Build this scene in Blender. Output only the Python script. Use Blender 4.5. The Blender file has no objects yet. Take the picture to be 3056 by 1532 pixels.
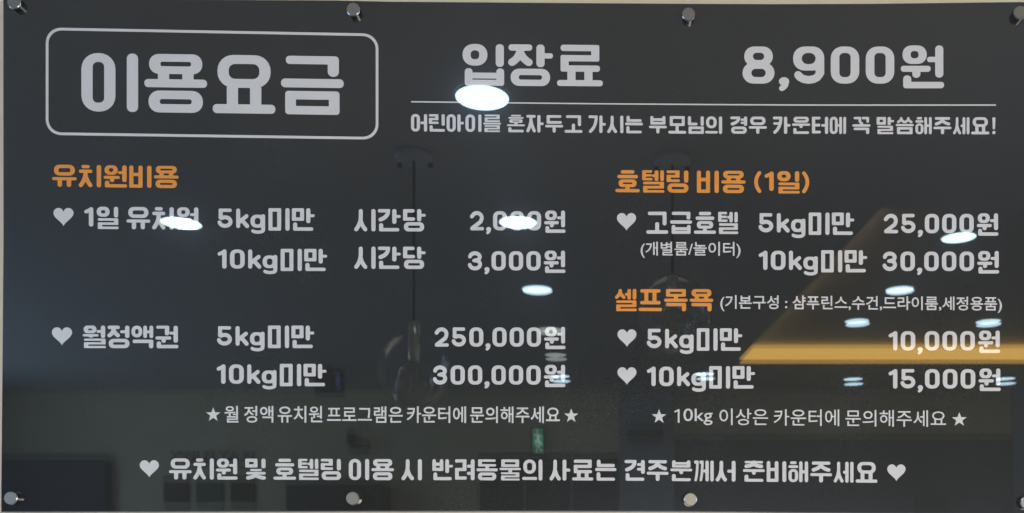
import bpy, bmesh, math, random
from mathutils import Vector
from mathutils.geometry import delaunay_2d_cdt

random.seed(4)
PI = math.pi
scene = bpy.context.scene
COL = scene.collection

# ------------------------------------------------------------------ camera, light, exposure
S = 1.5 / 3056.0            # metres per photograph pixel on the board's face
PU, PV = 1810.0, 1575.0     # where the view axis meets the board, in photograph pixels
FPX = 2670.0                # focal length in photograph pixels
D = FPX * S                 # camera to board, 1.31 m
EYE = 1.5                   # camera height above the floor
CEIL = EYE + 1.2            # ceiling height

cam_data = bpy.data.cameras.new('camera')
cam = bpy.data.objects.new('camera', cam_data)
COL.objects.link(cam)
cam.location = (0, -D, EYE)
cam.rotation_euler = (PI / 2, 0, 0)
cam_data.sensor_width = 36
cam_data.lens = 36 * FPX / 3056
cam_data.shift_x = -(PU - 1528) / 3056
cam_data.shift_y = (PV - 766) / 3056
cam_data.clip_start = 0.02
cam_data.clip_end = 200
scene.camera = cam
cam_data.dof.use_dof = True           # a phone lens focused on the board: the mirrored room is a little soft
cam_data.dof.focus_distance = D
cam_data.dof.aperture_fstop = 8.7

# added broad fill light, no real fitting, behind the viewer below the mirrored view
fill = bpy.data.lights.new('fill_light', 'AREA')
fill.shape = 'RECTANGLE'
fill.size = 3.2
fill.size_y = 0.8
fill.energy = 27
fill.spread = math.radians(95)
fill.color = (1.0, 0.90, 0.79)
fill_o = bpy.data.objects.new('fill_light', fill)
COL.objects.link(fill_o)
fill_o.location = (1.1, -3.2, 0.95)
fill_o.rotation_euler = (math.radians(93), 0, math.radians(12))

world = bpy.data.worlds.new('World')
scene.world = world
world.use_nodes = True
wb = world.node_tree.nodes['Background']
wb.inputs[0].default_value = (0.40, 0.64, 1.0, 1)
wb.inputs[1].default_value = 5.4

scene.view_settings.view_transform = 'Standard'
scene.view_settings.look = 'None'
scene.view_settings.exposure = 0
scene.view_settings.gamma = 1
scene.view_settings.use_curve_mapping = False
scene.cycles.max_bounces = 8
scene.cycles.diffuse_bounces = 4
scene.cycles.transparent_max_bounces = 12
scene.cycles.caustics_reflective = False
scene.cycles.caustics_refractive = False
scene.cycles.sample_clamp_indirect = 4.0
scene.cycles.use_denoising = True

LAMP = 23.0                 # downlight radiance
LED_FAR = 7.2
LED_SIDE = 22.0


def W(u, v, y=0.0):
    """photograph pixel -> point on the board's face"""
    return Vector(((u - PU) * S, y, EYE + (PV - v) * S))


def R(x, y, d):
    """pixel of the 2576-wide view, path length d -> place in the room that is mirrored there"""
    return Vector(((x - 1525) / 2250 * d, -(d - D), EYE + (1327 - y) / 2250 * d))


# ------------------------------------------------------------------ materials
def new_mat(name):
    m = bpy.data.materials.new(name)
    m.use_nodes = True
    nt = m.node_tree
    for n in list(nt.nodes):
        nt.nodes.remove(n)
    out = nt.nodes.new('ShaderNodeOutputMaterial')
    return m, nt, out


def node(nt, kind, **kw):
    n = nt.nodes.new(kind)
    for k, v in kw.items():
        setattr(n, k, v)
    return n


def math_node(nt, op, a, b=None, clamp=False):
    n = node(nt, 'ShaderNodeMath', operation=op)
    n.use_clamp = clamp
    for i, v in enumerate((a, b)):
        if v is None:
            continue
        if isinstance(v, (int, float)):
            n.inputs[i].default_value = v
        else:
            nt.links.new(v, n.inputs[i])
    return n.outputs[0]


def acrylic(name, color, speck=0.0, gain=1.0):
    """Colour sealed under two clear layers: the front face is flat, the layer behind bows towards its foot,
    so that far lamps are mirrored twice low on the board and once high on it."""
    m, nt, out = new_mat(name)
    L = nt.links.new
    geo = node(nt, 'ShaderNodeNewGeometry')
    sep = node(nt, 'ShaderNodeSeparateXYZ')
    L(geo.outputs['Position'], sep.inputs[0])
    dif = node(nt, 'ShaderNodeBsdfDiffuse')
    if speck > 0:
        tc = node(nt, 'ShaderNodeTexCoord')
        nz = node(nt, 'ShaderNodeTexNoise')
        nz.inputs['Scale'].default_value = 420
        nz.inputs['Detail'].default_value = 3
        L(tc.outputs['Object'], nz.inputs['Vector'])
        nz2 = node(nt, 'ShaderNodeTexNoise')
        nz2.inputs['Scale'].default_value = 5
        nz2.inputs['Detail'].default_value = 5
        L(tc.outputs['Object'], nz2.inputs['Vector'])
        s1 = math_node(nt, 'ADD', nz.outputs['Fac'], nz2.outputs['Fac'])
        mr = node(nt, 'ShaderNodeMapRange')
        mr.inputs['From Min'].default_value = 0.6
        mr.inputs['From Max'].default_value = 1.4
        mr.inputs['To Min'].default_value = 1 - speck
        mr.inputs['To Max'].default_value = 1 + speck
        L(s1, mr.inputs['Value'])
        vm = node(nt, 'ShaderNodeVectorMath', operation='SCALE')
        vm.inputs[0].default_value = color[:3]
        L(mr.outputs[0], vm.inputs['Scale'])
        L(vm.outputs[0], dif.inputs['Color'])
    else:
        dif.inputs['Color'].default_value = (*color, 1)
    # bow of the rear layer
    zt = EYE + (PV - 640) * S
    a = math_node(nt, 'SUBTRACT', zt, sep.outputs['Z'])
    a = math_node(nt, 'MULTIPLY', a, 0.0032 / (490 * S))
    a = math_node(nt, 'MAXIMUM', a, 0.0)
    tilt = node(nt, 'ShaderNodeCombineXYZ')
    tilt.inputs[0].default_value = -0.0005
    L(a, tilt.inputs[2])
    n2 = node(nt, 'ShaderNodeVectorMath', operation='ADD')
    L(geo.outputs['Normal'], n2.inputs[0])
    L(tilt.outputs[0], n2.inputs[1])
    n2n = node(nt, 'ShaderNodeVectorMath', operation='NORMALIZE')
    L(n2.outputs[0], n2n.inputs[0])
    cur = dif.outputs[0]
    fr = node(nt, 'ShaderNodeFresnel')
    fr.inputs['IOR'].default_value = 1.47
    for normal, rough, k, tint in ((None, 0.30, 0.20 * gain, (0.55, 0.7, 1)), (None, 0.14, 0.22 * gain, (0.7, 0.82, 1)), (n2n.outputs[0], 0.012, 0.95 * gain, (1, 1, 1)),  # the two rough blue-tinted lobes imitate lens glow around the mirrored lamps
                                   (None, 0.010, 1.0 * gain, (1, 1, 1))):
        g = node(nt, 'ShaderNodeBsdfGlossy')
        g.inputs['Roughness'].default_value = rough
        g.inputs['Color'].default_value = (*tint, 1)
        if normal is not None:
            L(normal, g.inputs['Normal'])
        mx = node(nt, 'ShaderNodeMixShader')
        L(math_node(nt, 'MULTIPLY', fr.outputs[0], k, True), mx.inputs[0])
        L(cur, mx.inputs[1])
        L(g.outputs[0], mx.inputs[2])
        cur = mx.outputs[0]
    L(cur, out.inputs[0])
    return m


def matte(name, color, rough=0.8, spec=0.3, vary=0.0, scale=20.0, bump=0.0, metallic=0.0):
    m, nt, out = new_mat(name)
    L = nt.links.new
    p = node(nt, 'ShaderNodeBsdfPrincipled')
    p.inputs['Base Color'].default_value = (*color, 1)
    p.inputs['Roughness'].default_value = rough
    p.inputs['Metallic'].default_value = metallic
    p.inputs['Specular IOR Level'].default_value = spec
    if vary or bump:
        tc = node(nt, 'ShaderNodeTexCoord')
        nz = node(nt, 'ShaderNodeTexNoise')
        nz.inputs['Scale'].default_value = scale
        nz.inputs['Detail'].default_value = 6
        L(tc.outputs['Object'], nz.inputs['Vector'])
        mr = node(nt, 'ShaderNodeMapRange')
        mr.inputs['From Min'].default_value = 0.3
        mr.inputs['From Max'].default_value = 0.7
        mr.inputs['To Min'].default_value = 1 - vary
        mr.inputs['To Max'].default_value = 1 + vary
        L(nz.outputs['Fac'], mr.inputs['Value'])
        vm = node(nt, 'ShaderNodeVectorMath', operation='SCALE')
        vm.inputs[0].default_value = color
        L(mr.outputs[0], vm.inputs['Scale'])
        L(vm.outputs[0], p.inputs['Base Color'])
        if bump:
            b = node(nt, 'ShaderNodeBump')
            b.inputs['Strength'].default_value = bump
            b.inputs['Distance'].default_value = 0.002
            L(nz.outputs['Fac'], b.inputs['Height'])
            L(b.outputs[0], p.inputs['Normal'])
    L(p.outputs[0], out.inputs[0])
    return m


def glow(name, color, strength):
    m, nt, out = new_mat(name)
    e = node(nt, 'ShaderNodeEmission')
    e.inputs[0].default_value = (*color, 1)
    e.inputs[1].default_value = strength
    nt.links.new(e.outputs[0], out.inputs[0])
    return m


def thin_glass(name, tint=(0.985, 0.985, 0.98), k=0.5, base=0.10):
    m, nt, out = new_mat(name)
    L = nt.links.new
    tr = node(nt, 'ShaderNodeBsdfTransparent')
    tr.inputs[0].default_value = (*tint, 1)
    g = node(nt, 'ShaderNodeBsdfGlossy')
    g.inputs['Roughness'].default_value = 0.03
    lw = node(nt, 'ShaderNodeLayerWeight')
    lw.inputs['Blend'].default_value = 0.2
    mx = node(nt, 'ShaderNodeMixShader')
    L(math_node(nt, 'ADD', math_node(nt, 'MULTIPLY', lw.outputs['Fresnel'], k), base), mx.inputs[0])
    L(tr.outputs[0], mx.inputs[1])
    L(g.outputs[0], mx.inputs[2])
    L(mx.outputs[0], out.inputs[0])
    return m


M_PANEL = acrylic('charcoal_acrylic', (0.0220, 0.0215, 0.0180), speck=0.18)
M_EDGE = matte('polished_acrylic_edge', (0.16, 0.16, 0.165), 0.25, 0.5)
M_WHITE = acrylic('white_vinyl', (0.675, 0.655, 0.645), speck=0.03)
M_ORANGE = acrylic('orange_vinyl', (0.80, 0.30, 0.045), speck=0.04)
M_STEEL = matte('brushed_steel', (0.29, 0.27, 0.24), 0.55, 0.5, vary=0.05, scale=300, metallic=1.0)
M_STEELSIDE = matte('polished_steel', (0.33, 0.33, 0.33), 0.14, 0.5, metallic=1.0)
M_WALL = matte('warm_white_paint', (0.68, 0.575, 0.47), 0.85, 0.2, vary=0.03, scale=60, bump=0.15)
M_CEIL = matte('ceiling_paint', (0.66, 0.635, 0.61), 0.9, 0.2, vary=0.02, scale=6)
M_TRAY = matte('tray_paint', (0.62, 0.60, 0.57), 0.9, 0.2)
M_FAR = matte('olive_wall_paint', (0.86, 0.77, 0.50), 0.85, 0.2, vary=0.04, scale=4)
M_FARGREY = matte('grey_wall_paint', (0.50, 0.52, 0.54), 0.85, 0.2, vary=0.03, scale=4)
M_FARDARK = matte('dark_wall_panel', (0.24, 0.24, 0.225), 0.7, 0.3, vary=0.05, scale=4)
M_FLOOR = matte('floor_tile', (0.38, 0.36, 0.33), 0.4, 0.4, vary=0.05, scale=8)
M_DARK = matte('dark_plastic', (0.06, 0.062, 0.065), 0.5, 0.4)
M_NAVY = matte('navy_cloth', (0.07, 0.085, 0.11), 0.6, 0.3)
M_LETTER = matte('black_letter_paint', (0.02, 0.02, 0.022), 0.6, 0.3)
M_GREEN = matte('green_board', (0.03, 0.13, 0.08), 0.6, 0.3)
M_BROWN = matte('brown_board', (0.10, 0.06, 0.045), 0.6, 0.3)
M_DOOR = matte('dark_glass_door', (0.05, 0.06, 0.065), 0.3, 0.5)
M_CORD = matte('black_cord', (0.012, 0.012, 0.012), 0.7, 0.2)
M_CHROME = matte('chrome_socket', (0.92, 0.86, 0.74), 0.14, 0.5, metallic=0.55)
M_RIM = matte('white_lamp_rim', (0.75, 0.76, 0.78), 0.5, 0.4)
M_DULL = glow('dim_lamp_light', (0.85, 1.0, 0.93), 6.0)
M_LAMP = glow('cool_lamp_light', (0.58, 0.84, 1.0), LAMP)
M_LEDF = glow('warm_strip_light', (1.0, 0.58, 0.12), LED_FAR)
M_LEDS = glow('warm_edge_light', (1.0, 0.70, 0.36), LED_SIDE)
M_EXIT = glow('exit_green_light', (0.10, 0.80, 0.45), 1.8)
M_EXITW = glow('exit_white_light', (0.75, 1.0, 0.85), 3.5)
M_BLUE = glow('blue_screen_light', (0.15, 0.25, 0.7), 0.8)
M_GLASS = thin_glass('clear_lamp_glass')
M_SHADE = thin_glass('thin_shade_glass', (0.995, 0.995, 0.995), 0.3, 0.02)
M_FILAMENT = matte('lamp_filament', (0.5, 0.42, 0.3), 0.4, 0.5, metallic=1.0)


# ------------------------------------------------------------------ helpers
def obj(name, bm, mats, parent=None, smooth=False):
    me = bpy.data.meshes.new(name)
    bm.normal_update()
    bm.to_mesh(me)
    bm.free()
    for m in (mats if isinstance(mats, (list, tuple)) else [mats]):
        me.materials.append(m)
    if smooth:
        for p in me.polygons:
            p.use_smooth = True
    o = bpy.data.objects.new(name, me)
    COL.objects.link(o)
    if parent is not None:
        o.parent = parent
        o.matrix_parent_inverse.identity()
    return o


def empty(name, loc):
    o = bpy.data.objects.new(name, None)
    o.empty_display_size = 0.05
    COL.objects.link(o)
    o.location = loc
    return o


def tag(o, label=None, cat=None, group=None, kind=None):
    if label:
        o['label'] = label
    if cat:
        o['category'] = cat
    if group:
        o['group'] = group
    if kind:
        o['kind'] = kind
    return o


def copy_tree(o, parent=None):
    c = o.copy()
    COL.objects.link(c)
    if parent is not None:
        c.parent = parent
    for ch in list(o.children):
        copy_tree(ch, c)
    return c


def box(bm, a, b, bevel=0.0):
    x0, y0, z0 = a
    x1, y1, z1 = b
    vs = [bm.verts.new(p) for p in ((x0, y0, z0), (x1, y0, z0), (x1, y1, z0), (x0, y1, z0),
                                    (x0, y0, z1), (x1, y0, z1), (x1, y1, z1), (x0, y1, z1))]
    fs = [bm.faces.new([vs[i] for i in q]) for q in ((3, 2, 1, 0), (4, 5, 6, 7), (0, 1, 5, 4),
                                                     (1, 2, 6, 5), (2, 3, 7, 6), (3, 0, 4, 7))]
    if bevel:
        es = list({e for f in fs for e in f.edges})
        bmesh.ops.bevel(bm, geom=es, offset=bevel, segments=3, affect='EDGES', profile=0.5)
    return fs


def lathe(bm, prof, n=32, axis='z', c=(0, 0, 0), mat=0):
    """profile of (radius, height); axis 'z' goes up, axis 'y' goes towards -y (out of the wall)"""
    rings = []
    for r, h in prof:
        ring = []
        for k in range(n):
            t = 2 * PI * k / n
            a, b = r * math.cos(t), r * math.sin(t)
            p = (c[0] + a, c[1] + b, c[2] + h) if axis == 'z' else (c[0] + a, c[1] - h, c[2] + b)
            ring.append(bm.verts.new(p))
        rings.append(ring)
    fs = []
    for i in range(len(rings) - 1):
        for k in range(n):
            k2 = (k + 1) % n
            fs.append(bm.faces.new((rings[i][k], rings[i][k2], rings[i + 1][k2], rings[i + 1][k])))
    fs.append(bm.faces.new(rings[0][::-1]))
    fs.append(bm.faces.new(rings[-1]))
    for f in fs:
        f.material_index = mat
    return fs


# ------------------------------------------------------------------ lettering engine (units: letter height 1, y down)
class Glyph:
    def __init__(self):
        self.polys = []

    def poly(self, pts):
        a = sum(p[0] * q[1] - q[0] * p[1] for p, q in zip(pts, pts[1:] + pts[:1]))
        if abs(a) < 1e-7:
            return
        self.polys.append(pts if a > 0 else pts[::-1])

    @staticmethod
    def rr_pts(x0, y0, x1, y1, r, n=6):
        r = max(0.002, min(r, (x1 - x0) / 2 - 1e-4, (y1 - y0) / 2 - 1e-4))
        pts = []
        for cx, cy, a0 in ((x1 - r, y0 + r, -90), (x1 - r, y1 - r, 0), (x0 + r, y1 - r, 90), (x0 + r, y0 + r, 180)):
            for k in range(n + 1):
                t = math.radians(a0 + 90 * k / n)
                pts.append((cx + r * math.cos(t), cy + r * math.sin(t)))
        return pts

    def rr(self, x0, y0, x1, y1, r):
        self.poly(self.rr_pts(x0, y0, x1, y1, r))

    def h(self, x0, x1, yc, t):
        self.rr(x0, yc - t / 2, x1, yc + t / 2, t * .46)

    def v(self, xc, y0, y1, t):
        self.rr(xc - t / 2, y0, xc + t / 2, y1, t * .46)

    def ring(self, x0, y0, x1, y1, tx, ty, ro, ri):
        o = self.rr_pts(x0, y0, x1, y1, ro)
        i = self.rr_pts(x0 + tx, y0 + ty, x1 - tx, y1 - ty, ri)
        for k in range(len(o)):
            k2 = (k + 1) % len(o)
            self.poly([o[k], o[k2], i[k2], i[k]])

    def stroke(self, pts, t, cap=True):
        r = t / 2
        for (ax, ay), (bx, by) in zip(pts, pts[1:]):
            L = math.hypot(bx - ax, by - ay)
            if L < 1e-6:
                continue
            nx, ny = -(by - ay) / L * r, (bx - ax) / L * r
            self.poly([(ax + nx, ay + ny), (ax - nx, ay - ny), (bx - nx, by - ny), (bx + nx, by + ny)])
        for k, (x, y) in enumerate(pts):
            if not cap and k in (0, len(pts) - 1):
                continue
            self.poly([(x + r * math.cos(2 * PI * j / 16 + .1), y + r * math.sin(2 * PI * j / 16 + .1)) for j in range(16)])

    def tris(self):
        vs, faces = [], []
        for p in self.polys:
            faces.append(list(range(len(vs), len(vs) + len(p))))
            vs += [Vector(q) for q in p]
        if not faces:
            return [], []
        ov, oe, of, _, _, orig = delaunay_2d_cdt(vs, [], faces, 0, 1e-5)
        return [tuple(v) for v in ov], [f for f, o in zip(of, orig) if o]


def bez(p0, p1, p2, n=7):
    return [((1 - t) ** 2 * p0[0] + 2 * t * (1 - t) * p1[0] + t * t * p2[0],
             (1 - t) ** 2 * p0[1] + 2 * t * (1 - t) * p1[1] + t * t * p2[1]) for t in [k / n for k in range(n + 1)]]


def cons(g, c, x0, y0, x1, y1, tv, th, mode):
    """one consonant in its box; mode 'v' beside an upright vowel, 'h' over a flat vowel, 'f' at the foot"""
    w, h = x1 - x0, y1 - y0
    if c == 'ㅇ':
        ty = min(th, h * .385)
        tx = min(tv, w * .38)
        g.ring(x0, y0, x1, y1, tx, ty, min(w, h) * .47, min(w - 2 * tx, h - 2 * ty) * .42)
    elif c == 'ㅁ':
        ty = min(th, h * .36)
        tx = min(tv * .95, w * .36)
        g.ring(x0, y0, x1, y1, tx, ty, .055, .006)
    elif c == 'ㅂ':
        t = min(th, h * .34)
        tx = min(tv * .95, w * .36)
        g.v(x0 + tx / 2, y0, y1, tx)
        g.v(x1 - tx / 2, y0, y1, tx)
        ym = y0 + h * (.4 if h > .6 else .42)
        g.rr(x0 + .02, ym - t / 2, x1 - .02, ym + t / 2, .01)
        g.rr(x0, y1 - t, x1, y1, .055)
    elif c in 'ㄱㅋ':
        t = min(th, h * .4)
        if mode == 'v':
            g.h(x0, x1, y0 + t / 2, t)
            s = tv * .95
            g.rr(x1 - s, y0, x1, y0 + max(t, .12), .05)
            g.stroke(bez((x1 - s / 2, y0 + s / 2), (x1 - s / 2, y0 + h * .62), (x0 + s * .62, y1 - s / 2)), s)
            if c == 'ㅋ':
                g.h(x0 + .02, x1 - s * .5, y0 + h * .40, t * .9)
        else:
            g.h(x0, x1, y0 + t / 2, t)
            g.v(x1 - tv / 2, y0, y1, tv)
    elif c == 'ㄲ':
        m = x0 + w * .5
        cons(g, 'ㄱ', x0, y0, m - .01, y1, tv * .82, th, mode)
        cons(g, 'ㄱ', m + .02, y0, x1, y1, tv * .82, th, mode)
    elif c == 'ㄴ':
        t = min(th, h * .5)
        g.v(x0 + tv / 2, y0, y1, tv)
        g.rr(x0, y1 - t, x1, y1, t * .44)
    elif c in 'ㄷㅌ':
        t = min(th, h / (2.9 if c == 'ㄷ' else 4.3))
        g.h(x0, x1 - .02, y0 + t / 2, t)
        g.rr(x0, y0, x0 + tv, y1, .05)
        g.rr(x0, y1 - t, x1, y1, t * .44)
        if c == 'ㅌ':
            g.h(x0, x1 - .03, (y0 + y1) / 2, t)
    elif c == 'ㄹ':
        t = min(th, h / 4.3)
        ym = (y0 + y1) / 2
        g.rr(x0, y0, x1, y0 + t, t * .44)
        g.rr(x0, ym - t / 2, x1, ym + t / 2, t * .3)
        g.rr(x0, y1 - t, x1 + .015, y1, t * .44)
        g.rr(x1 - tv, y0, x1, ym + t / 2, .04)
        g.rr(x0, ym - t / 2, x0 + tv, y1, .04)
    elif c == 'ㅍ':
        t = min(th, h * .33)
        g.h(x0, x1, y0 + t / 2, t)
        g.h(x0, x1, y1 - t / 2, t)
        for q in (.3, .7):
            g.v(x0 + w * q, y0 + .01, y1 - .01, tv * .95)
    elif c in 'ㅅㅈㅊ':
        yt = y0
        s = min(tv * .95, .2) if h > .3 else min(tv * .8, h * .42)
        cx = x0 + w * .5
        if c == 'ㅊ':
            t = min(th, h * .2)
            g.h(x0 + w * .2, x1 - w * .2, y0 + t / 2, t)
            yt = y0 + t * 1.35
        if c != 'ㅅ':
            t = min(th, (y1 - yt) * .33)
            g.h(x0, x1, yt + t / 2, t)
            top = (cx, yt + t * .6)
            hh = y1 - top[1]
            g.stroke(bez(top, (cx, top[1] + hh * .5), (x0 + s * .45, y1 - s / 2)), s)
            g.stroke(bez((cx, top[1] + hh * .25), (cx + w * .1, top[1] + hh * .6), (x1 - s * .45, y1 - s / 2), 6), s)
        elif h > w * 1.2:
            g.stroke([(cx, yt + s / 2), (cx, yt + h * .3)] + bez((cx, yt + h * .3), (cx, yt + h * .66), (x0 + s * .45, y1 - s / 2)), s)
            g.stroke(bez((cx, yt + h * .5), (cx + w * .08, yt + h * .74), (x1 - s * .45, y1 - s / 2), 6), s)
        else:
            g.stroke(bez((cx, yt + s / 2), (cx, yt + h * .55), (x0 + s * .45, y1 - s / 2)), s)
            g.stroke(bez((cx, yt + h * .3), (cx + w * .1, yt + h * .65), (x1 - s * .45, y1 - s / 2), 6), s)
    elif c == 'ㅆ':
        m = x0 + w * .5
        cons(g, 'ㅅ', x0, y0, m + .03, y1, tv * .8, th, mode)
        cons(g, 'ㅅ', m - .03, y0, x1, y1, tv * .8, th, mode)
    elif c == 'ㅎ':
        t = min(th, h * .2)
        g.h(x0 + w * .17, x1 - w * .17, y0 + t / 2, t)
        g.h(x0, x1, y0 + t * 1.9, t)
        k = w * .06 if w > .6 else 0
        cons(g, 'ㅇ', x0 + k, y0 + t * 2.75, x1 - k, y1, tv, th * .95, mode)


CHO = 'ㄱㄲㄴㄷㄸㄹㅁㅂㅃㅅㅆㅇㅈㅉㅊㅋㅌㅍㅎ'
JUNG = 'ㅏㅐㅑㅒㅓㅔㅕㅖㅗㅘㅙㅚㅛㅜㅝㅞㅟㅠㅡㅢㅣ'
JONG = ['', 'ㄱ', 'ㄲ', 'ㄳ', 'ㄴ', 'ㄵ', 'ㄶ', 'ㄷ', 'ㄹ', 'ㄺ', 'ㄻ', 'ㄼ', 'ㄽ', 'ㄾ', 'ㄿ', 'ㅀ', 'ㅁ', 'ㅂ', 'ㅄ', 'ㅅ', 'ㅆ',
        'ㅇ', 'ㅈ', 'ㅊ', 'ㅋ', 'ㅌ', 'ㅍ', 'ㅎ']


def hangul(ch):
    """-> Glyph, width"""
    k = ord(ch) - 0xAC00
    c, v, f = CHO[k // 588], JUNG[k % 588 // 28], JONG[k % 28]
    g = Glyph()
    tv, th = .188, .152
    if v in 'ㅣㅏㅓㅕㅔㅐㅑ':
        if f:
            cy1 = {'ㄹ': .45, 'ㄴ': .56, 'ㅊ': .42}.get(f, .52)
            vy1 = {'ㄹ': .48, 'ㄴ': .66, 'ㅊ': .46}.get(f, .545)
            fy0 = {'ㄹ': .515, 'ㄴ': .635, 'ㄱ': .62, 'ㅊ': .49}.get(f, .585)
        else:
            cy1, vy1, fy0 = 1.0, 1.0, None
        y0 = 0.0
        ym = y0 + (vy1 - y0) * .5
        if v == 'ㅣ':
            xc, stems, arms, Wd = .57, [(.855, tv)], [], .96
        elif v == 'ㅏ':
            xc, stems, arms, Wd = .545, [(.735, tv)], [(.74, 1.02, ym)], 1.02
        elif v == 'ㅑ':
            xc, stems, arms, Wd = .545, [(.735, tv)], [(.74, 1.02, vy1 * .32), (.74, 1.02, vy1 * .66)], 1.02
        elif v == 'ㅓ':
            xc, stems, arms, Wd = .53, [(.86, tv)], [(.555, .86, ym)], .955
        elif v == 'ㅕ':
            xc, stems, arms, Wd = .575, [(.885, tv)], [(.6, .88, vy1 * .33), (.6, .88, vy1 * .67)], .98
        elif v == 'ㅔ':
            t2 = tv * .86
            xc, stems, arms, Wd = .46, [(.63, t2), (.87, t2)], [(.44, .63, ym)], .96
        elif v == 'ㅐ':
            t2 = tv * .86
            xc, stems, arms, Wd = .47, [(.6, t2), (.87, t2)], [(.6, .87, ym)], .96
        if v in 'ㅔㅐ':
            tv_c = tv * .84
        else:
            tv_c = tv
        if c == 'ㅎ' and not f:
            cons(g, c, 0, y0, xc, cy1, tv_c, th * .88, 'v')
        elif c == 'ㄴ' or c == 'ㄹ' or c == 'ㄷ' or c == 'ㅌ':
            cons(g, c, 0.01, y0, xc, cy1 - (.03 if not f else 0), tv_c, th, 'v')
        else:
            cons(g, c, 0, y0, xc, cy1, tv_c, th, 'v')
        for x, t in stems:
            g.v(x, y0, vy1, t)
        for a, b, y in arms:
            g.h(a, b, y, min(th, .145 if not f else .125))
        if f:
            cons(g, f, .05, fy0, .955, 1.0, tv, th, 'f')
        return g, Wd
    if v == 'ㅝ':
        low = f == 'ㄹ'
        a = .34 if low else .43
        cons(g, c, .04, 0, .6, a, tv, th * .85, 'h')
        yb = .43 if low else .545
        g.h(0, .69, yb, .11 if low else .14)
        g.v(.36, yb, yb + (.1 if low else .21), tv)
        g.v(.89, 0, .545 if low else .75, tv)
        g.h(.61, .89, a * .76, .125)
        cons(g, f, .055, .575 if low else .7, 1.0, 1.0, tv, th, 'f')
        return g, 1.0
    if v == 'ㅢ':
        cons(g, c, .03, 0, .66, .68, tv, th, 'v')
        g.h(-.02, .72, .905, .14)
        g.v(.885, 0, 1, tv)
        return g, .98
    # flat vowels
    Wd = 1.05
    if not f:
        if v == 'ㅡ':
            cons(g, c, .07, .01, Wd - .07, .69, tv, th, 'h')
            g.h(0, Wd, .92, .15)
        elif v in 'ㅗㅛ':
            many = c in 'ㅎㄹ'
            cy = {'ㄱ': .62, 'ㅎ': .76, 'ㄹ': .645}.get(c, .56)
            cons(g, c, .08, 0, Wd - .08, cy, tv, th, 'h')
            b0 = cy if c != 'ㄱ' else .5
            for x in ((.5,) if v == 'ㅗ' else (.33, .72)):
                g.rr(x * Wd / 1.05 - tv / 2 + (.02 if v == 'ㅗ' else 0), b0 - .02, x * Wd / 1.05 + tv / 2 + (.02 if v == 'ㅗ' else 0), .9,
                     .02 if c != 'ㄱ' else .08)
            g.h(0, Wd, .92, .155 if not many else .145)
        else:
            cons(g, c, .08, 0, Wd - .08, .49, tv, th, 'h')
            g.h(0, Wd, .63, .14)
            for x in ((.525,) if v == 'ㅜ' else (.33, .72)):
                g.v(x, .62, 1.0, tv)
        return g, Wd
    three = f == 'ㄹ'
    n3 = c in 'ㄹㅎ'
    if v == 'ㅡ':
        cy, vb, fy, bt = (.42, .51, .6, .105) if (three or n3) else (.35, .465, .6, .15)
        if c == 'ㅆ':
            cy, vb, fy, bt = .36, .47, .59, .13
    elif v in 'ㅗㅛ':
        cy, vb, fy, bt = (.46, .6, .71, .105) if n3 else (.34, .5, .625, .14)
    else:
        cy, vb, fy, bt = (.36, .455, .62, .11) if three else (.345, .46, .66, .13)
    cons(g, c, .08, 0, Wd - .08, cy, tv, th * (.88 if n3 else 1), 'h')
    g.h(0, Wd, vb, bt)
    if v in 'ㅗㅛ':
        for x in ((.525,) if v == 'ㅗ' else (.32, .73)):
            g.rr(x - tv / 2, cy - .03, x + tv / 2, vb, .02)
    elif v in 'ㅜㅠ':
        for x in ((.525,) if v == 'ㅜ' else (.32, .73)):
            g.v(x, vb, fy + (.02 if f != 'ㄴ' else .0), tv)
    cons(g, f, .07, fy, Wd - .07, 1.0, tv, th * .95, 'f')
    return g, Wd


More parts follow.
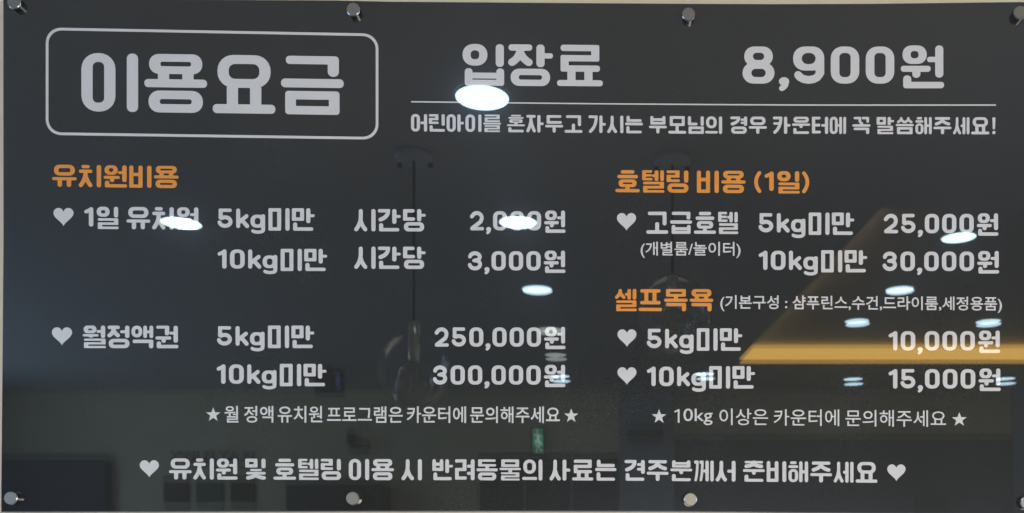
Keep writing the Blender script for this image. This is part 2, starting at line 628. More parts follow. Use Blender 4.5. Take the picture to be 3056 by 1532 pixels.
def latin(ch):
    g = Glyph()
    T, B = .025, .89           # top and foot of digits
    t = .175
    if ch == '0':
        g.ring(0, T, .66, B, .2, .15, .27, .1)
        return g, .66
    if ch == '1':
        g.v(.31, T, B, .195)
        g.stroke([(.30, T + .1), (.09, T + .2)], .16)
        return g, .41
    if ch == '2':
        r = .25
        pts = [(.085, T + .24)] + [(.325 - .235 * math.cos(a), T + .30 - .22 * math.sin(a)) for a in [math.radians(q) for q in (20, 45, 70, 95, 120, 145, 170, 195)]]
        pts += [(.50, T + .48), (.1, B - .09)]
        g.stroke(pts, t)
        g.h(.01, .66, B - .075, .15)
        return g, .66
    if ch == '3':
        c1 = [(.32 - .23 * math.cos(a), T + .255 - .17 * math.sin(a)) for a in [math.radians(q) for q in (5, 30, 60, 90, 120, 150, 180, 210, 240, 262)]]
        c2 = [(.32 - .245 * math.cos(a), B - .275 - .19 * math.sin(a)) for a in [math.radians(q) for q in (98, 125, 150, 180, 210, 240, 270, 300, 330, 352)]]
        g.stroke(c1, t)
        g.stroke(c2, t)
        g.h(.2, .42, T + .42, .15)
        return g, .66
    if ch == '5':
        g.h(.06, .62, T + .075, .15)
        g.rr(.04, T, .04 + .175, T + .46, .05)
        c2 = [(.325 - .25 * math.cos(a), B - .285 - .195 * math.sin(a)) for a in [math.radians(q) for q in (55, 80, 105, 130, 155, 180, 205, 230, 255, 280, 305, 330, 350)]]
        g.stroke([(.12, T + .40)] + c2, t)
        return g, .67
    if ch == '8':
        g.ring(.04, T, .70, T + .46, .2, .145, .22, .11)
        g.ring(0, T + .37, .74, B, .205, .15, .25, .13)
        return g, .74
    if ch == '9':
        g.ring(0, T, .72, T + .56, .2, .15, .26, .13)
        g.stroke([(.62, T + .3)] + [(.36 + .26 * math.cos(a), B - .26 + .175 * math.sin(a)) for a in [math.radians(q) for q in (-10, 15, 40, 65, 90, 115, 140, 160)]], .18)
        g.rr(.52, T + .26, .72, B - .2, .02)
        return g, .72
    if ch == ',':
        g.poly([(.13 + .12 * math.cos(2 * PI * j / 18), .84 + .1 * math.sin(2 * PI * j / 18)) for j in range(18)])
        g.stroke(bez((.17, .84), (.19, .95), (.08, 1.0), 5), .13)
        return g, .25
    if ch == 'k':
        g.v(.095, T, B, .18)
        g.stroke([(.14, T + .60), (.47, T + .33)], .17)
        g.stroke([(.25, T + .50), (.50, B - .085)], .18)
        return g, .59
    if ch == 'g':
        g.ring(0, T + .27, .63, B - .02, .19, .14, .25, .11)
        g.v(.565, T + .25, 1.0, .18)
        g.stroke([(.575, .94)] + [(.33 + .245 * math.cos(a), .985 + .085 * math.sin(a)) for a in [math.radians(q) for q in (10, 40, 70, 90, 110, 140, 160)]], .145)
        return g, .655
    if ch in '()':
        s = 1 if ch == '(' else -1
        cx = .24 if s == 1 else .04
        pts = bez((cx + (.0), T + .06), (cx - s * .30, .48), (cx, B + .02), 9)
        g.stroke(pts, .16)
        return g, .30
    if ch == '!':
        g.poly([(.03, 0.03), (.21, 0.03), (.185, .66), (.055, .66)])
        g.stroke([(.12, .09), (.12, .1)], .18)
        g.stroke([(.12, .64), (.12, .65)], .12)
        g.stroke([(.12, .89), (.12, .9)], .19)
        return g, .24
    raise ValueError(ch)


GAP = {'h': .085, 'd': .165}
_cache = {}


def layout(text):
    """-> list of (tris verts, faces, x offset), total width, in units of the letter height"""
    x, items, prev = 0.0, [], None
    for ch in text:
        if ch == ' ':
            x += .36
            prev = None
            continue
        if ch not in _cache:
            g, w = hangul(ch) if '가' <= ch <= '힣' else latin(ch)
            _cache[ch] = (*g.tris(), w)
        vs, fs, w = _cache[ch]
        if prev is not None:
            if ch in ',' or prev == ',':
                x += .09
            elif prev == 'k':
                x += .06
            elif not ('가' <= ch <= '힣') or not ('가' <= prev <= '힣'):
                x += .15
            else:
                x += .095
        items.append((vs, fs, x))
        x += w
        prev = ch
    return items, x


def slab(bm, verts3, faces, depth):
    """flat triangles + a rim of the given depth behind them (the board face is y = 0, lettering stands proud to -depth)"""
    vs = [bm.verts.new((p[0], -depth, p[1])) for p in verts3]
    made = []
    for f in faces:
        try:
            made.append(bm.faces.new([vs[i] for i in f]))
        except ValueError:
            pass
    for f in made:
        f.normal_update()
        if f.normal.y > 0:
            f.normal_flip()
    edges = [e for e in {e for f in made for e in f.edges} if len(e.link_faces) == 1]
    back = {}
    for e in edges:
        f = e.link_faces[0]
        l = e.link_loops[0]
        a, b = l.vert, l.link_loop_next.vert
        for q in (a, b):
            if q not in back:
                back[q] = bm.verts.new((q.co.x, -0.00005, q.co.z))
        try:
            bm.faces.new((b, a, back[a], back[b]))
        except ValueError:
            pass
    for q in [q for q in vs if not q.link_faces]:
        bm.verts.remove(q)


DEPTH = 0.0004


def lettering(text, u0, u1, vt0, vt1, Hh, mat, parent, label, name='lettering'):
    items, w = layout(text)
    bm = bmesh.new()
    su = (u1 - u0) / w
    for vs, fs, xo in items:
        pts = []
        for x, y in vs:
            u = u0 + (x + xo) * su
            v = vt0 + (vt1 - vt0) * (u - u0) / (u1 - u0) + y * Hh
            p = W(u, v)
            pts.append((p.x, p.z))
        slab(bm, pts, fs, DEPTH)
    o = obj(name, bm, mat, parent)
    if label:
        o['label'] = label
    return o


def thin_lettering(words, mat, parent, label, weight=.012, name='lettering'):
    """lighter gothic lettering from the built-in font; words = list of (text, u0, u1, top left, top right, height)"""
    bm = bmesh.new()
    for text, u0, u1, vt0, vt1, Hh in words:
        if text == '1':
            g1 = Glyph()
            g1.rr(.27, 0, .40, 1, .01)
            g1.stroke([(.32, .06), (.05, .2)], .12, cap=False)
            gv, gf = g1.tris()
            gx0, gx1 = min(v[0] for v in gv), max(v[0] for v in gv)
            gp = [W(u0 + (u1 - u0) * (v[0] - gx0) / (gx1 - gx0), vt0 + v[1] * Hh) for v in gv]
            slab(bm, [(p.x, p.z) for p in gp], gf, DEPTH)
            continue
        cu = bpy.data.curves.new('lettering', 'FONT')
        cu.body = text
        cu.offset = weight
        cu.resolution_u = 4
        to = bpy.data.objects.new('lettering', cu)
        COL.objects.link(to)
        dg = bpy.context.evaluated_depsgraph_get()
        me = to.evaluated_get(dg).to_mesh()
        xs = [v.co.x for v in me.vertices]
        ys = [v.co.y for v in me.vertices]
        x0, x1, yb, yt = min(xs), max(xs), min(ys), max(ys)
        pts = []
        for v in me.vertices:
            fx = (v.co.x - x0) / (x1 - x0)
            p = W(u0 + (u1 - u0) * fx, vt0 + (vt1 - vt0) * fx + (yt - v.co.y) / (yt - yb) * Hh)
            pts.append((p.x, p.z))
        # weld so that only the true outline gets a rim
        key, remap, uniq = {}, [], []
        for p in pts:
            k = (round(p[0], 7), round(p[1], 7))
            if k not in key:
                key[k] = len(uniq)
                uniq.append(p)
            remap.append(key[k])
        fs = []
        for p in me.polygons:
            f = [remap[i] for i in p.vertices]
            if len(set(f)) == len(f):
                fs.append(f)
        slab(bm, uniq, fs, DEPTH)
        to.to_mesh_clear() if hasattr(to, 'to_mesh_clear') else None
        bpy.data.objects.remove(to)
        bpy.data.curves.remove(cu)
    o = obj(name, bm, mat, parent)
    if label:
        o['label'] = label
    return o


# ------------------------------------------------------------------ the room the board hangs in
FARD = 7.75                       # path length to the far wall
FY = -(FARD - D)
WALL_Y = 0.022
RX0, RX1 = -5.3, 3.5


def struct(name, bm, m):
    return tag(obj(name, bm, m), kind='structure')


bm = bmesh.new()
box(bm, (RX0, WALL_Y, 0), (RX1, WALL_Y + .15, CEIL + .3))
struct('wall', bm, M_WALL)
bm = bmesh.new()
box(bm, (RX0 - .5, FY - .2, -.1), (RX1 + .5, WALL_Y + .2, 0))
struct('floor', bm, M_FLOOR)

# ceiling with a lit tray
RISE = .115
TX0, TX1, TY0, TY1 = .94, 3.35, -(3.37 - D), -(6.40 - D)
TXB = 1.03
bm = bmesh.new()
z = CEIL


def quadf(bm, pts):
    return bm.faces.new([bm.verts.new(p) for p in pts])


A, B_ = (TX0, TY1, z), (TXB, TY0, z)
C_, D_ = (TX1, TY0, z), (TX1, TY1, z)
o0, o1, o2, o3 = (RX0, WALL_Y, z), (RX1, WALL_Y, z), (RX1, FY, z), (RX0, FY, z)
quadf(bm, [o0, B_, C_, o1])
quadf(bm, [o0, o3, A, B_])
quadf(bm, [o3, o2, D_, A])
quadf(bm, [o1, C_, D_, o2])
struct('ceiling', bm, M_CEIL)
bm = bmesh.new()
up = Vector((0, 0, RISE))
LEDGE = Vector((.11, 0, 0))
A2, B2, C2, D2 = Vector(A) - LEDGE, Vector(B_) - LEDGE, Vector(C_), Vector(D_)
T_ = [A2, B2, C2, D2]
quadf(bm, [p + up for p in T_])
for p, q in zip(T_, T_[1:] + T_[:1]):
    quadf(bm, [p, q, q + up, p + up])
lip = Vector((0, 0, .006))
quadf(bm, [A2 + lip, B2 + lip, Vector(B_) + lip, Vector(A) + lip])
quadf(bm, [Vector(A) + lip, Vector(B_) + lip, Vector(B_), Vector(A)])
struct('ceiling_recess', bm, M_TRAY)

bm = bmesh.new()
box(bm, (RX0, FY - .15, 0), (RX1, FY, CEIL))
struct('far_wall', bm, M_FAR)
# right side wall, and a left side wall with a wide window opening for the daylight
bm = bmesh.new()
box(bm, (RX1, FY, 0), (RX1 + .15, WALL_Y, .3))
box(bm, (RX1, FY, 2.66), (RX1 + .15, WALL_Y, CEIL))
box(bm, (RX1, FY, .3), (RX1 + .15, -1.0, 2.66))
struct('side_wall', bm, M_FARGREY)
bm = bmesh.new()
box(bm, (RX0 - .15, FY, 0), (RX0, WALL_Y, .5))
box(bm, (RX0 - .15, FY, 2.66), (RX0, WALL_Y, CEIL))
box(bm, (RX0 - .15, FY, .5), (RX0, -5.2, 2.66))
box(bm, (RX0 - .15, -.9, .5), (RX0, WALL_Y, 2.66))
struct('side_wall', bm, M_FARGREY)

# ------------------------------------------------------------------ the price board
board = empty('price_board', W(1528, 1527))
tag(board, 'glossy charcoal acrylic price board with white and orange Korean lettering on steel standoffs', 'sign')
BL = board.location.copy()


class Shift:
    """parts are built in world space, then moved into the board's own space"""


def settle(parent):
    for ch in parent.children:
        ch.location = ch.location - parent.location


top = [(7.5, -5), (500, -3.5), (1000, -.5), (1150, 3.2), (1400, 5.2), (1700, 7.4), (2000, 9.2), (2300, 10.6), (2600, 9.6), (2936, 5.8), (3070, 4.2)]
bot = [(3070, 1536), (2600, 1534), (2300, 1531), (2000, 1528.2), (1530, 1527.6), (1000, 1528.2), (500, 1529.4), (1.2, 1530)]
left = [(1.5, 1442), (5, 1100), (8, 720), (7.6, 300)]
outline = top + bot + left
cen = Vector((0, 0, 0))
fr = [W(u, v, 0) for u, v in outline]
n = len(fr)
CH = .0015


def inset(poly, dist):
    res = []
    m = len(poly)
    for i in range(m):
        a, b, c = poly[i - 1], poly[i], poly[(i + 1) % m]
        e1 = Vector((b.x - a.x, b.z - a.z)).normalized()
        e2 = Vector((c.x - b.x, c.z - b.z)).normalized()
        n1 = Vector((e1.y, -e1.x))
        n2 = Vector((e2.y, -e2.x))
        nn = (n1 + n2)
        nn = nn / max(nn.length, 1e-6)
        k = dist / max(nn.dot(n1), .4)
        res.append(Vector((b.x + nn.x * k, b.y, b.z + nn.y * k)))
    return res


inn = inset(fr, CH)
bm = bmesh.new()
vf = [bm.verts.new(p) for p in inn]
vm_ = [bm.verts.new((p.x, CH, p.z)) for p in fr]
vb = [bm.verts.new((p.x, .0045, p.z)) for p in fr]
f0 = bm.faces.new(vf)
f0.normal_update()
if f0.normal.y > 0:
    f0.normal_flip()
for i in range(n):
    j = (i + 1) % n
    for a, b in ((vf, vm_), (vm_, vb)):
        f = bm.faces.new((a[i], b[i], b[j], a[j]))
        f.material_index = 1
fb = bm.faces.new(vb)
fb.material_index = 1
fb.normal_update()
if fb.normal.y < 0:
    fb.normal_flip()
bmesh.ops.triangulate(bm, faces=[f0, fb])
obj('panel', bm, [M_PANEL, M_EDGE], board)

# rounded frame round the heading
bm = bmesh.new()


def frame_pt(x, y):
    return x, y + (x - 175) / (1090 - 175) * ((17.0) + (13.0 - 17.0) * (y - 83.5) / 320.5)


ro = Glyph.rr_pts(137, 83.5, 1129.5, 404, 46, 10)
ri = Glyph.rr_pts(145, 91.5, 1121.5, 396, 39, 10)
pts = [W(*frame_pt(*p)) for p in ro + ri]
m_ = len(ro)
slab(bm, [(p.x, p.z) for p in pts], [[k, (k + 1) % m_, m_ + (k + 1) % m_, m_ + k] for k in range(m_)], DEPTH)
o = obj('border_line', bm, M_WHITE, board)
o['label'] = 'white rounded rectangle line framing the large heading'

bm = bmesh.new()
us = [1226.7, 1500, 1800, 2100, 2400, 2700, 2972.1]
vs_ = [304.4, 307.6, 310.6, 312.7, 314.2, 314.4, 314.2]
pts = [W(u, v - 1.9) for u, v in zip(us, vs_)] + [W(u, v + 1.9) for u, v in zip(us, vs_)]
k7 = len(us)
slab(bm, [(p.x, p.z) for p in pts], [[k, k + 1, k7 + k + 1, k7 + k] for k in range(k7 - 1)], DEPTH)
o = obj('divider_line', bm, M_WHITE, board)
o['label'] = 'thin white line under the entry fee'

WH, OR = M_WHITE, M_ORANGE
for args in [
    ('이용요금', 243.3, 1025.9, 158.5, 169.5, 174.5, WH, 'largest white heading inside the rounded frame'),
    ('입장료', 1380.5, 1799, 131.7, 135.4, 124, WH, 'large white entry fee heading at the top centre'),
    ('8,900원', 2215.8, 2817, 136.6, 136.6, 127.6, WH, 'large white price 8,900원 at the top right'),
    ('어린아이를 혼자두고 가시는 부모님의', 1226.7, 2155, 341, 348.5, 52, WH, 'first half of the small white notice under the thin line'),
    ('경우 카운터에 꼭 말씀해주세요!', 2179.5, 2972, 348.6, 350.8, 51, WH, 'second half of the small white notice under the thin line'),
    ('유치원비용', 155.9, 533.2, 491.9, 496.2, 66.3, OR, 'orange heading on the left half'),
    ('1일 유치원', 251.3, 593.3, 617.3, 619.8, 66.5, WH, 'white one day kindergarten lettering beside the topmost left heart'),
    ('5kg미만', 650.3, 939.2, 621.4, 622.4, 67, WH, 'white 5kg row heading in the upper left block'),
    ('10kg미만', 649.2, 976.3, 743.5, 743.5, 66, WH, 'white 10kg row heading in the upper left block'),
    ('시간당', 1057.8, 1270.2, 624.5, 625.0, 66.5, WH, 'white per hour lettering before the price 2,000원'),
    ('시간당', 1057.8, 1270.2, 736.6, 737.0, 66.5, WH, 'white per hour lettering before the price 3,000원'),
    ('2,000원', 1402.8, 1687.3, 629.2, 629.2, 66.2, WH, 'white price 2,000원'),
    ('3,000원', 1396.9, 1687.3, 748.8, 748.8, 66.2, WH, 'white price 3,000원'),
    ('월정액권', 247.4, 532.2, 972.3, 972.8, 67.2, WH, 'white monthly pass lettering beside the lower left heart'),
    ('5kg미만', 648.5, 937.8, 972.3, 972.3, 67.3, WH, 'white 5kg row heading in the monthly block'),
    ('10kg미만', 646, 974.5, 1086.5, 1086.5, 66.8, WH, 'white 10kg row heading in the monthly block'),
    ('250,000원', 1297.3, 1687.4, 976.2, 976.2, 66.2, WH, 'white price 250,000원'),
    ('300,000원', 1292.8, 1687.4, 1089.5, 1089.5, 66.2, WH, 'white price 300,000원'),
    ('호텔링 비용 (1일)', 1836.7, 2417, 508.2, 512, 66.3, OR, 'orange hotel heading on the right half'),
    ('고급호텔', 1928.7, 2202.2, 632.4, 633.2, 65.8, WH, 'white hotel lettering beside the topmost right heart'),
    ('5kg미만', 2264.2, 2549.2, 635.3, 635.3, 66.3, WH, 'white 5kg row heading in the hotel block'),
    ('10kg미만', 2263.3, 2587.9, 747.4, 747.4, 66, WH, 'white 10kg row heading in the hotel block'),
    ('25,000원', 2637.8, 2979.2, 637.4, 637.4, 66.6, WH, 'white price 25,000원'),
    ('30,000원', 2634.4, 2981.3, 749.9, 749.9, 67, WH, 'white price 30,000원'),
    ('셀프목욕', 1835.7, 2128.4, 862.8, 863.6, 66.2, OR, 'orange self bath heading low on the right half'),
    ('5kg미만', 1931, 2215, 980.3, 980.3, 67, WH, 'white 5kg row heading under the self bath heading'),
    ('10kg미만', 1930, 2253.2, 1093.2, 1093.2, 67, WH, 'white 10kg row heading under the self bath heading'),
    ('10,000원', 2651.2, 2984.3, 987.3, 987.3, 66.6, WH, 'white price 10,000원'),
    ('15,000원', 2651, 2986, 1100.5, 1100.5, 67, WH, 'white price 15,000원'),
    ('유치원 및 호텔링 이용 시', 504.7, 1260, 1368.4, 1371, 63, WH, 'first part of the long white line along the foot'),
    ('반려동물의 사료는', 1290.5, 1839.5, 1371, 1372.6, 62.5, WH, 'middle part of the long white line along the foot'),
    ('견주분께서 준비해주세요', 1864, 2618.2, 1373, 1379.5, 62, WH, 'last part of the long white line along the foot'),
]:
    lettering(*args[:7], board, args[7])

thin_lettering([('(개별룸/놀이터)', 1911.7, 2210, 722, 722.6, 48)], WH, board, 'small white note in brackets under the hotel lettering')
thin_lettering([('(기본구성 : 샴푸린스,수건,드라이룸,세정용품)', 2149.5, 2989.7, 881, 886.5, 48)], WH, board,
               'small white list in brackets beside the self bath heading')
thin_lettering([('월', 670.2, 712, 1211.6, 1211.6, 50), ('정액', 728.5, 816, 1211.8, 1212, 50), ('유치원', 829, 962, 1211.8, 1212, 50),
                ('프로그램은', 976, 1202, 1213, 1213.5, 49), ('카운터에', 1214, 1391, 1213.2, 1213.6, 49.5),
                ('문의해주세요', 1403, 1671, 1213.6, 1214, 49.5)], WH, board, 'small white note between two stars on the left half')
thin_lettering([('1', 2012.2, 2028, 1222, 1222, 40), ('0kg', 2039.5, 2126.5, 1219.7, 1219.7, 49.5), ('이상은', 2147, 2292, 1219.5, 1220.5, 49.5),
                ('카운터에', 2309, 2504.5, 1221.5, 1222.5, 49.5), ('문의해주세요', 2523, 2823, 1223.2, 1225.5, 49.5)], WH, board,
               'small white note between two stars on the right half', weight=.004)


def heart(u0, u1, v0, v1, label):
    raw = []
    for k in range(64):
        t = 2 * PI * k / 64
        raw.append((16 * math.sin(t) ** 3, 13 * math.cos(t) - 5 * math.cos(2 * t) - 2 * math.cos(3 * t) - math.cos(4 * t)))
    x0, x1 = min(p[0] for p in raw), max(p[0] for p in raw)
    y0, y1 = min(p[1] for p in raw), max(p[1] for p in raw)
    pts = []
    for x, y in raw:
        q = W(u0 + (u1 - u0) * (x - x0) / (x1 - x0), v0 + (v1 - v0) * (y1 - y) / (y1 - y0))
        pts.append(Vector((q.x, q.z)))
    a = sum(p.x * q.y - q.x * p.y for p, q in zip(pts, pts[1:] + pts[:1]))
    if a < 0:
        pts.reverse()
    ov, oe, of, _, _, orig = delaunay_2d_cdt(pts, [], [list(range(len(pts)))], 0, 1e-8)
    bm = bmesh.new()
    slab(bm, [tuple(v) for v in ov], [f for f, o in zip(of, orig) if o], DEPTH)
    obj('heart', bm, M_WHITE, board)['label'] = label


for a in [(160, 219.5, 621.2, 676, 'white heart beside the one day kindergarten lettering'),
          (155.2, 215.3, 977.5, 1032, 'white heart beside the monthly pass lettering'),
          (1841.3, 1898.3, 636.5, 689.8, 'white heart beside the hotel lettering'),
          (1842.6, 1899.4, 983.6, 1037, 'white heart before the 5kg self bath row'),
          (1842.6, 1899.4, 1096.5, 1150, 'white heart before the 10kg self bath row'),
          (417.3, 474.4, 1374.2, 1426, 'white heart at the start of the long foot line'),
          (2647.7, 2702.2, 1386.5, 1437, 'white heart at the end of the long foot line')]:
    heart(*a)


def star(u0, u1, v0, v1, label):
    raw = []
    for k in range(10):
        t = PI / 2 + k * PI / 5
        r = 1 if k % 2 == 0 else .40
        raw.append((r * math.cos(t), r * math.sin(t)))
    x0, x1 = min(p[0] for p in raw), max(p[0] for p in raw)
    y0, y1 = min(p[1] for p in raw), max(p[1] for p in raw)
    pts = [(0, 0)] + raw
    pts = [((x - x0) / (x1 - x0), (y1 - y) / (y1 - y0)) for x, y in pts]
    pts = [W(u0 + (u1 - u0) * x, v0 + (v1 - v0) * y) for x, y in pts]
    bm = bmesh.new()
    slab(bm, [(p.x, p.z) for p in pts], [[0, 1 + k, 1 + (k + 1) % 10] for k in range(10)], DEPTH)
    obj('star', bm, M_WHITE, board)['label'] = label


for a in [(615.3, 658, 1215.8, 1256.5, 'white star before the left note'), (1683.9, 1725.7, 1219.5, 1259.8, 'white star after the left note'),
          (1945, 1988.6, 1221.3, 1262.2, 'white star before the right note'), (2840.5, 2884.9, 1230.4, 1270.7, 'white star after the right note')]:
    star(*a)

# steel standoffs: a cap on the face, a post behind the sheet down to the wall
CAPH = .0085
proto_cap = proto_post = None
for u, v in [(41, 6.5), (1053.6, 28), (2055, 42), (3046, 37.5), (31, 1487), (1051.6, 1487.6), (2060.7, 1491), (3066, 1500)]:
    # the cap face stands CAPH in front of the board: step back along the sight line to find its axis
    k = (D - CAPH) / D
    p = Vector(((u - PU) * S * k, 0, EYE + (PV - v) * S * k))
    if proto_cap is None:
        bm = bmesh.new()
        r = .0198 * .5
        lathe(bm, [(r, .0001), (r, CAPH - .0012), (r - .0004, CAPH - .0005)], 40, 'y', mat=1)
        for f in list(bm.faces):
            if len(f.verts) > 8:
                bm.faces.remove(f)
        lathe(bm, [(r - .0004, CAPH - .0005), (r - .0011, CAPH)], 40, 'y', mat=1)
        for f in bm.faces:
            if len(f.verts) > 8:
                f.material_index = 0
        proto_cap = obj('standoff_cap', bm, [M_STEEL, M_STEELSIDE], board)
        bm = bmesh.new()
        lathe(bm, [(.0085, -WALL_Y), (.0085, -.0047)], 24, 'y')
        proto_post = obj('standoff_post', bm, M_STEELSIDE, proto_cap)
        c = proto_cap
    else:
        c = proto_cap.copy()
        COL.objects.link(c)
        q = proto_post.copy()
        COL.objects.link(q)
        q.parent = c
    c.location = p
settle(board)

# ------------------------------------------------------------------ what the glossy face mirrors: ceiling lamps
LG = 'round ceiling downlights mirrored in the board'
lamp_spots = [(1212, 244, 0, 'large lit round downlight mirrored just under the entry fee heading'),
              (455, 560, 0, 'lit round downlight mirrored over the one day kindergarten lettering'),
              (1302, 558, 0, 'lit round downlight mirrored over the price 2,000원'),
              (2410, 596, 1, 'lit round downlight mirrored under the price 25,000원'),
              (1350, 726, 0, 'lit round downlight mirrored below the price 3,000원'),
              (2262, 727, 1, 'lit round downlight mirrored over the end of the self bath list'),
              (2155, 807, 1, 'lit round downlight mirrored just above the gold strip at its left'),
              (2485, 808, 1, 'lit round downlight mirrored just above the gold strip at its right'),
              (1409, 946, 0, 'lit round downlight mirrored over the price 300,000원'),
              (1772, 940, 0, 'lit round downlight mirrored over the 10kg self bath row'),
              (2145, 953, 0, 'lit round downlight mirrored left of the price 15,000원'),
              (2528, 952, 0, 'lit round downlight mirrored right of the price 15,000원'),
              (1397, 892, 2, 'dim round downlight mirrored below the price 250,000원'),
              (1383, 828, 2, 'dim round downlight mirrored behind the price 250,000원')]
proto = {}
for x, y, kind, label in lamp_spots:
    h = 1.2 + (RISE if kind == 1 else 0) - .004
    d = 2250 * h / (1327 - y)
    loc = R(x, y, d)
    loc.z = EYE + h
    lit = kind != 2
    if lit not in proto:
        o = empty('downlight', loc)
        bm = bmesh.new()
        lathe(bm, [(.0735, -.003), (.0735, -.0005)], 48)
        obj('diffuser', bm, M_LAMP if lit else M_DULL, o)
        bm = bmesh.new()
        prof = [(.0738, -.003), (.0765, -.0025), (.078, 0), (.078, .0038)]
        rings = []
        for r, hh in prof:
            rings.append([bm.verts.new((r * math.cos(2 * PI * k / 48), r * math.sin(2 * PI * k / 48), hh)) for k in range(48)])
        for i in range(len(rings) - 1):
            for k in range(48):
                bm.faces.new((rings[i][k], rings[i + 1][k], rings[i + 1][(k + 1) % 48], rings[i][(k + 1) % 48]))
        obj('rim', bm, M_RIM, o)
        proto[lit] = o
    else:
        o = copy_tree(proto[lit])
        o.location = loc
    tag(o, label, 'ceiling light', LG)

# warm strips of the lit tray
bm = bmesh.new()
box(bm, (TX0 + .01, TY1 + .006, CEIL + .002), (TX1 - .05, TY1 + .03, CEIL + RISE - .012))
tag(obj('light_strip', bm, M_LEDF), 'long warm gold light strip mirrored across the prices at lower right', 'light strip')
bm = bmesh.new()
for k in range(1):
    a, b = Vector((TXB, TY0 - .02, CEIL + .0075)), Vector((TX0, TY1 + .06, CEIL + .0075))
    quad = [a + Vector((-.055, 0, 0)), b + Vector((-.055, 0, 0)), b + Vector((-.03, 0, 0)), a + Vector((-.03, 0, 0))]
    lo = [bm.verts.new(p) for p in quad]
    hi = [bm.verts.new(p + Vector((0, 0, .008))) for p in quad]
    bm.faces.new(lo)
    bm.faces.new(hi[::-1])
    for i in range(4):
        bm.faces.new((lo[i], hi[i], hi[(i + 1) % 4], lo[(i + 1) % 4]))
bmesh.ops.recalc_face_normals(bm, faces=bm.faces[:])
tag(obj('light_strip', bm, M_LEDS), 'warm edge light along the slanting recess edge mirrored at right', 'light strip')


# pendants
def pendant(x, ytop, ysock, ysb, yc, rb, rg, label, first=[]):
    d = 2250 * 1.2 / (1327 - ytop)
    k = d / 2250
    base = R(x, ytop, d)
    base.z = CEIL
    o = empty('pendant_lamp', base)
    zz = lambda y: (1327 - y) * k - 1.2
    bm = bmesh.new()
    lathe(bm, [(.055, -.022), (.06, -.018), (.06, -.0005)], 32)
    cp = obj('ceiling_plate', bm, M_RIM, o, True)
    for s in (-1, 1):
        bm = bmesh.new()
        lathe(bm, [(.008, -.012), (.008, -.0005)], 16, c=(s * .05, -.02, -.022))
        obj('plate_screw', bm, M_DARK, cp)
    bm = bmesh.new()
    lathe(bm, [(.0042, zz(ysock)), (.0042, -.022)], 10)
    obj('cord', bm, M_CORD, o)
    bm = bmesh.new()
    lathe(bm, [(.017, zz(ysb)), (.0185, zz(ysb) + .004), (.0185, zz(ysock) - .004), (.012, zz(ysock))], 28)
    obj('socket', bm, M_CHROME, o, True)

    def ball(rad, cz, neck):
        bm = bmesh.new()
        prof = []
        a0 = math.asin(min(.95, neck / rad))
        for i in range(25):
            t = a0 + (PI - a0) * i / 24
            prof.append((max(rad * math.sin(t), .0008), cz + rad * math.cos(t)))
        lathe(bm, prof[::-1], 40)
        big = [f for f in bm.faces if len(f.verts) > 8 and abs(f.calc_center_median().z - prof[0][1]) < 1e-4]
        for f in big:
            bm.faces.remove(f)
        bmesh.ops.recalc_face_normals(bm, faces=bm.faces[:])
        return bm
    b = obj('bulb', ball(rb * k, zz(yc), .014), M_GLASS, o, True)
    bm = bmesh.new()
    for q in range(6):
        t = q * PI / 3
        lathe(bm, [(.0012, zz(yc) - .02), (.0012, zz(yc) + .035)], 6, c=(.012 * math.cos(t), .012 * math.sin(t), 0))
    obj('filament', bm, M_FILAMENT, b)
    obj('globe_shade', ball(rg * k, zz(yc) + (rg - rb) * k * .85, 0.02), M_SHADE, o, True)
    tag(o, label, 'pendant lamp', 'clear glass pendant lamps mirrored in the board')
    return o


pendant(1040, 388, 806, 905, 962, 52, 92, 'clear glass globe pendant mirrored left of the prices 250,000원 and 300,000원')
pendant(1690, 398, 690, 765, 822, 56, 96, 'clear glass globe pendant mirrored over the orange self bath heading')

# ------------------------------------------------------------------ far end of the room, mirrored along the foot of the board
fd = FARD


def far_box(name, x0, x1, y0, y1, depth, mat, parent=None, bevel=0.0, gap=.001):
    a, b = R(x0, y1, fd), R(x1, y0, fd)
    bm = bmesh.new()
    box(bm, (a.x, FY + gap, a.z), (b.x, FY + depth, b.z), bevel)
    return obj(name, bm, mat, parent)


# pier, dark lower wall on the right
bm = bmesh.new()
a, b = R(1556, 1290, fd), R(1692, 962, fd)
box(bm, (a.x, FY + .001, 0), (b.x, FY + .10, CEIL - .001))
struct('pier', bm, M_FARGREY)
bm = bmesh.new()
a, b = R(1692, 1290, fd), R(2560, 1092, fd)
box(bm, (a.x + .003, FY + .001, 0), (b.x, FY + .05, b.z))
struct('wall_panelling', bm, M_FARDARK)

# doorway with a dark glazed door
door = empty('glass_door', (R(1380, 1290, fd).x, FY + .05, 0))
a, b = R(1205, 1290, fd), R(1552, 1165, fd)
bm = bmesh.new()
box(bm, (a.x, FY + .002, b.z), (b.x, FY + .09, R(0, 1140, fd).z))
obj('door_header', bm, M_DARK, door)
bm = bmesh.new()
wd = (b.x - a.x) / 3
for k in range(3):
    x0 = a.x + k * wd
    box(bm, (x0 + .01, FY + .02, .02), (x0 + wd - .01, FY + .05, b.z - .01))
obj('door_leaf', bm, M_DOOR, door)
bm = bmesh.new()
for k in (1, 2):
    box(bm, (a.x + k * wd - .012, FY + .052, .9), (a.x + k * wd + .012, FY + .085, 2.0), .004)
obj('door_handle', bm, M_STEELSIDE, door)
tag(door, 'dark glazed door under a black header mirrored below the left note', 'door')
settle(door)

# exit light
ex = empty('exit_sign', R(1353, 1102, fd))
bx = far_box('housing', 1336, 1370, 1076, 1128, .05, M_DARK, ex)
far_box('lit_face', 1340, 1366, 1079, 1125, .055, M_EXIT, ex, gap=.051)
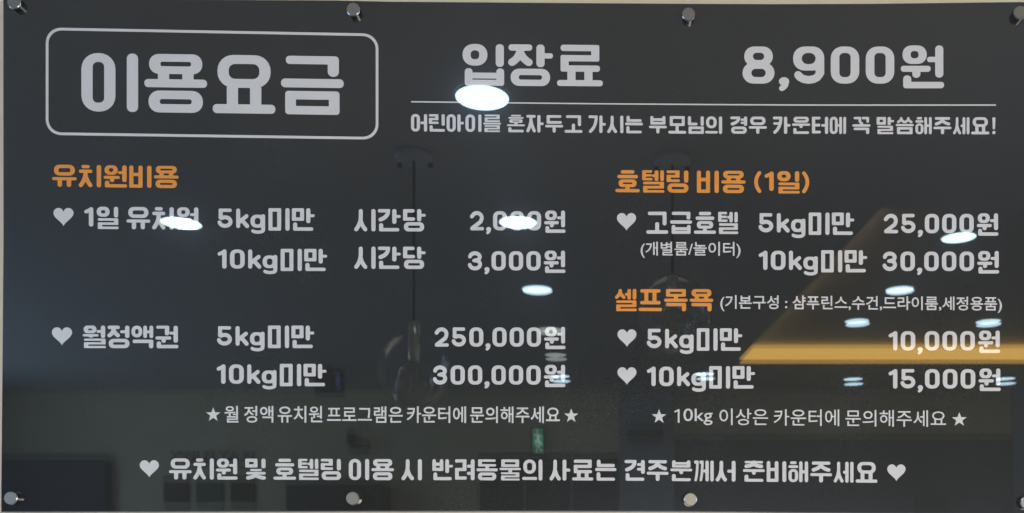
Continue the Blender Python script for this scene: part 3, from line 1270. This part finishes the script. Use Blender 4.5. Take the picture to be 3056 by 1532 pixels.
# running figure
g = Glyph()
g.stroke([(.55, .13), (.55, .15)], .17)
g.stroke([(.52, .30), (.42, .55)], .2)
g.stroke([(.50, .32), (.75, .40), (.85, .32)], .08)
g.stroke([(.46, .34), (.25, .36), (.15, .50)], .08)
g.stroke([(.44, .56), (.66, .70), (.60, .92)], .1)
g.stroke([(.42, .56), (.36, .76), (.12, .86)], .1)
vs, fs = g.tris()
bm = bmesh.new()
for f in fs:
    q = []
    for i in f:
        # mirrored here so that it reads the right way for someone in the room
        p = R(1366 - vs[i][0] * 26, 1079 + vs[i][1] * 46, fd)
        q.append(bm.verts.new((p.x, FY + .057, p.z)))
    bm.faces.new(q)
bmesh.ops.solidify(bm, geom=bm.faces[:], thickness=.001)
obj('pictogram', bm, M_EXITW, ex)
tag(ex, 'small glowing green exit light mirrored under the right end of the left note', 'exit sign')
settle(ex)

# air conditioner on the pier
ac = empty('air_conditioner', R(1620, 1086, fd))
a, b = R(1576, 1100, fd - .1), R(1664, 1070, fd - .1)
bm = bmesh.new()
box(bm, (a.x, FY + .102, a.z), (b.x, FY + .25, b.z), .015)
obj('casing', bm, M_DARK, ac)
bm = bmesh.new()
for k in range(3):
    box(bm, (a.x + .02, FY + .251, a.z + .018 + k * .022), (b.x - .02, FY + .258, a.z + .026 + k * .022))
obj('louvre', bm, M_FARDARK, ac)
tag(ac, 'dark slatted air conditioner box mirrored below the right star of the left half', 'air conditioner')
settle(ac)

# shop lettering on the far wall (mirror image in the board)
cu = bpy.data.curves.new('wall_lettering', 'FONT')
cu.body = 'PLAY PUPPY'
cu.offset = .02
cu.extrude = .01
to = bpy.data.objects.new('wall_lettering', cu)
COL.objects.link(to)
me = bpy.data.meshes.new_from_object(to.evaluated_get(bpy.context.evaluated_depsgraph_get()))
bpy.data.objects.remove(to)
x0 = min(v.co.x for v in me.vertices)
x1 = max(v.co.x for v in me.vertices)
y0 = min(v.co.y for v in me.vertices)
y1 = max(v.co.y for v in me.vertices)
pl, pr = R(428, 1160, fd), R(640, 1134, fd)
for vtx in me.vertices:
    fx, fy = (vtx.co.x - x0) / (x1 - x0), (vtx.co.y - y0) / (y1 - y0)
    vtx.co = (pr.x + (pl.x - pr.x) * fx, FY + .011 + vtx.co.z, pl.z + (pr.z - pl.z) * fy)
me.materials.clear()
me.materials.append(M_LETTER)
wl = bpy.data.objects.new('wall_lettering', me)
COL.objects.link(wl)
tag(wl, 'dark capital letters on the far wall mirrored backwards above the foot line at left', 'lettering')

for x0, x1, m, lab in [(413, 476, M_BROWN, 'brownish square board mirrored at the left of the three under the foot line'),
                       (494, 562, M_GREEN, 'green square board mirrored between two brownish ones under the foot line'),
                       (580, 642, M_BROWN, 'brownish square board mirrored at the right of the three under the foot line')]:
    tag(far_box('wall_board', x0, x1, 1196, 1262, .03, m, bevel=.012), lab, 'wall board', 'square boards on the far wall')

tag(far_box('dark_screen', 2, 286, 1141, 1500, .12, M_NAVY, bevel=.05, gap=.003),
    'large dark screen with a rounded corner mirrored at the lower left of the board', 'screen')

mon = empty('ceiling_monitor', R(826, 925, 6.6))
mk = 6.6
a, b = R(792, 985, mk), R(862, 928, mk)
bm = bmesh.new()
box(bm, (a.x, a.y - .05, a.z), (b.x, a.y + .04, b.z), .01)
obj('casing', bm, M_DARK, mon)
bm = bmesh.new()
box(bm, (b.x - .045, a.y + .041, a.z + .04), (b.x - .012, a.y + .045, b.z - .03))
obj('lit_screen', bm, M_BLUE, mon)
bm = bmesh.new()
box(bm, ((a.x + b.x) / 2 - .015, a.y - .015, b.z), ((a.x + b.x) / 2 + .015, a.y + .015, CEIL - .0005))
obj('ceiling_bracket', bm, M_DARK, mon)
tag(mon, 'black blue-edged monitor mirrored right of the monthly 10kg row', 'monitor')
settle(mon)

cc = empty('security_camera', R(890, 1105, fd))
far_box('bracket', 876, 890, 1078, 1118, .05, M_DARK, cc)
a, b = R(886, 1128, fd), R(934, 1106, fd)
bm = bmesh.new()
box(bm, (a.x, FY + .04, a.z), (b.x, FY + .11, b.z), .012)
obj('camera_body', bm, M_DARK, cc)
tag(cc, 'dark security camera on a bracket mirrored under the middle of the left note', 'security camera')
settle(cc)

tag(far_box('wall_notice', 2292, 2372, 1236, 1330, .09, M_BROWN, bevel=.01, gap=.052),
    'dark reddish notice board mirrored low at the right of the foot line', 'notice board')

tag(far_box('dark_cabinet', 752, 985, 1206, 1420, .35, M_DARK, bevel=.02, gap=.003),
    'tall black cabinet mirrored under the middle left of the foot line', 'cabinet')
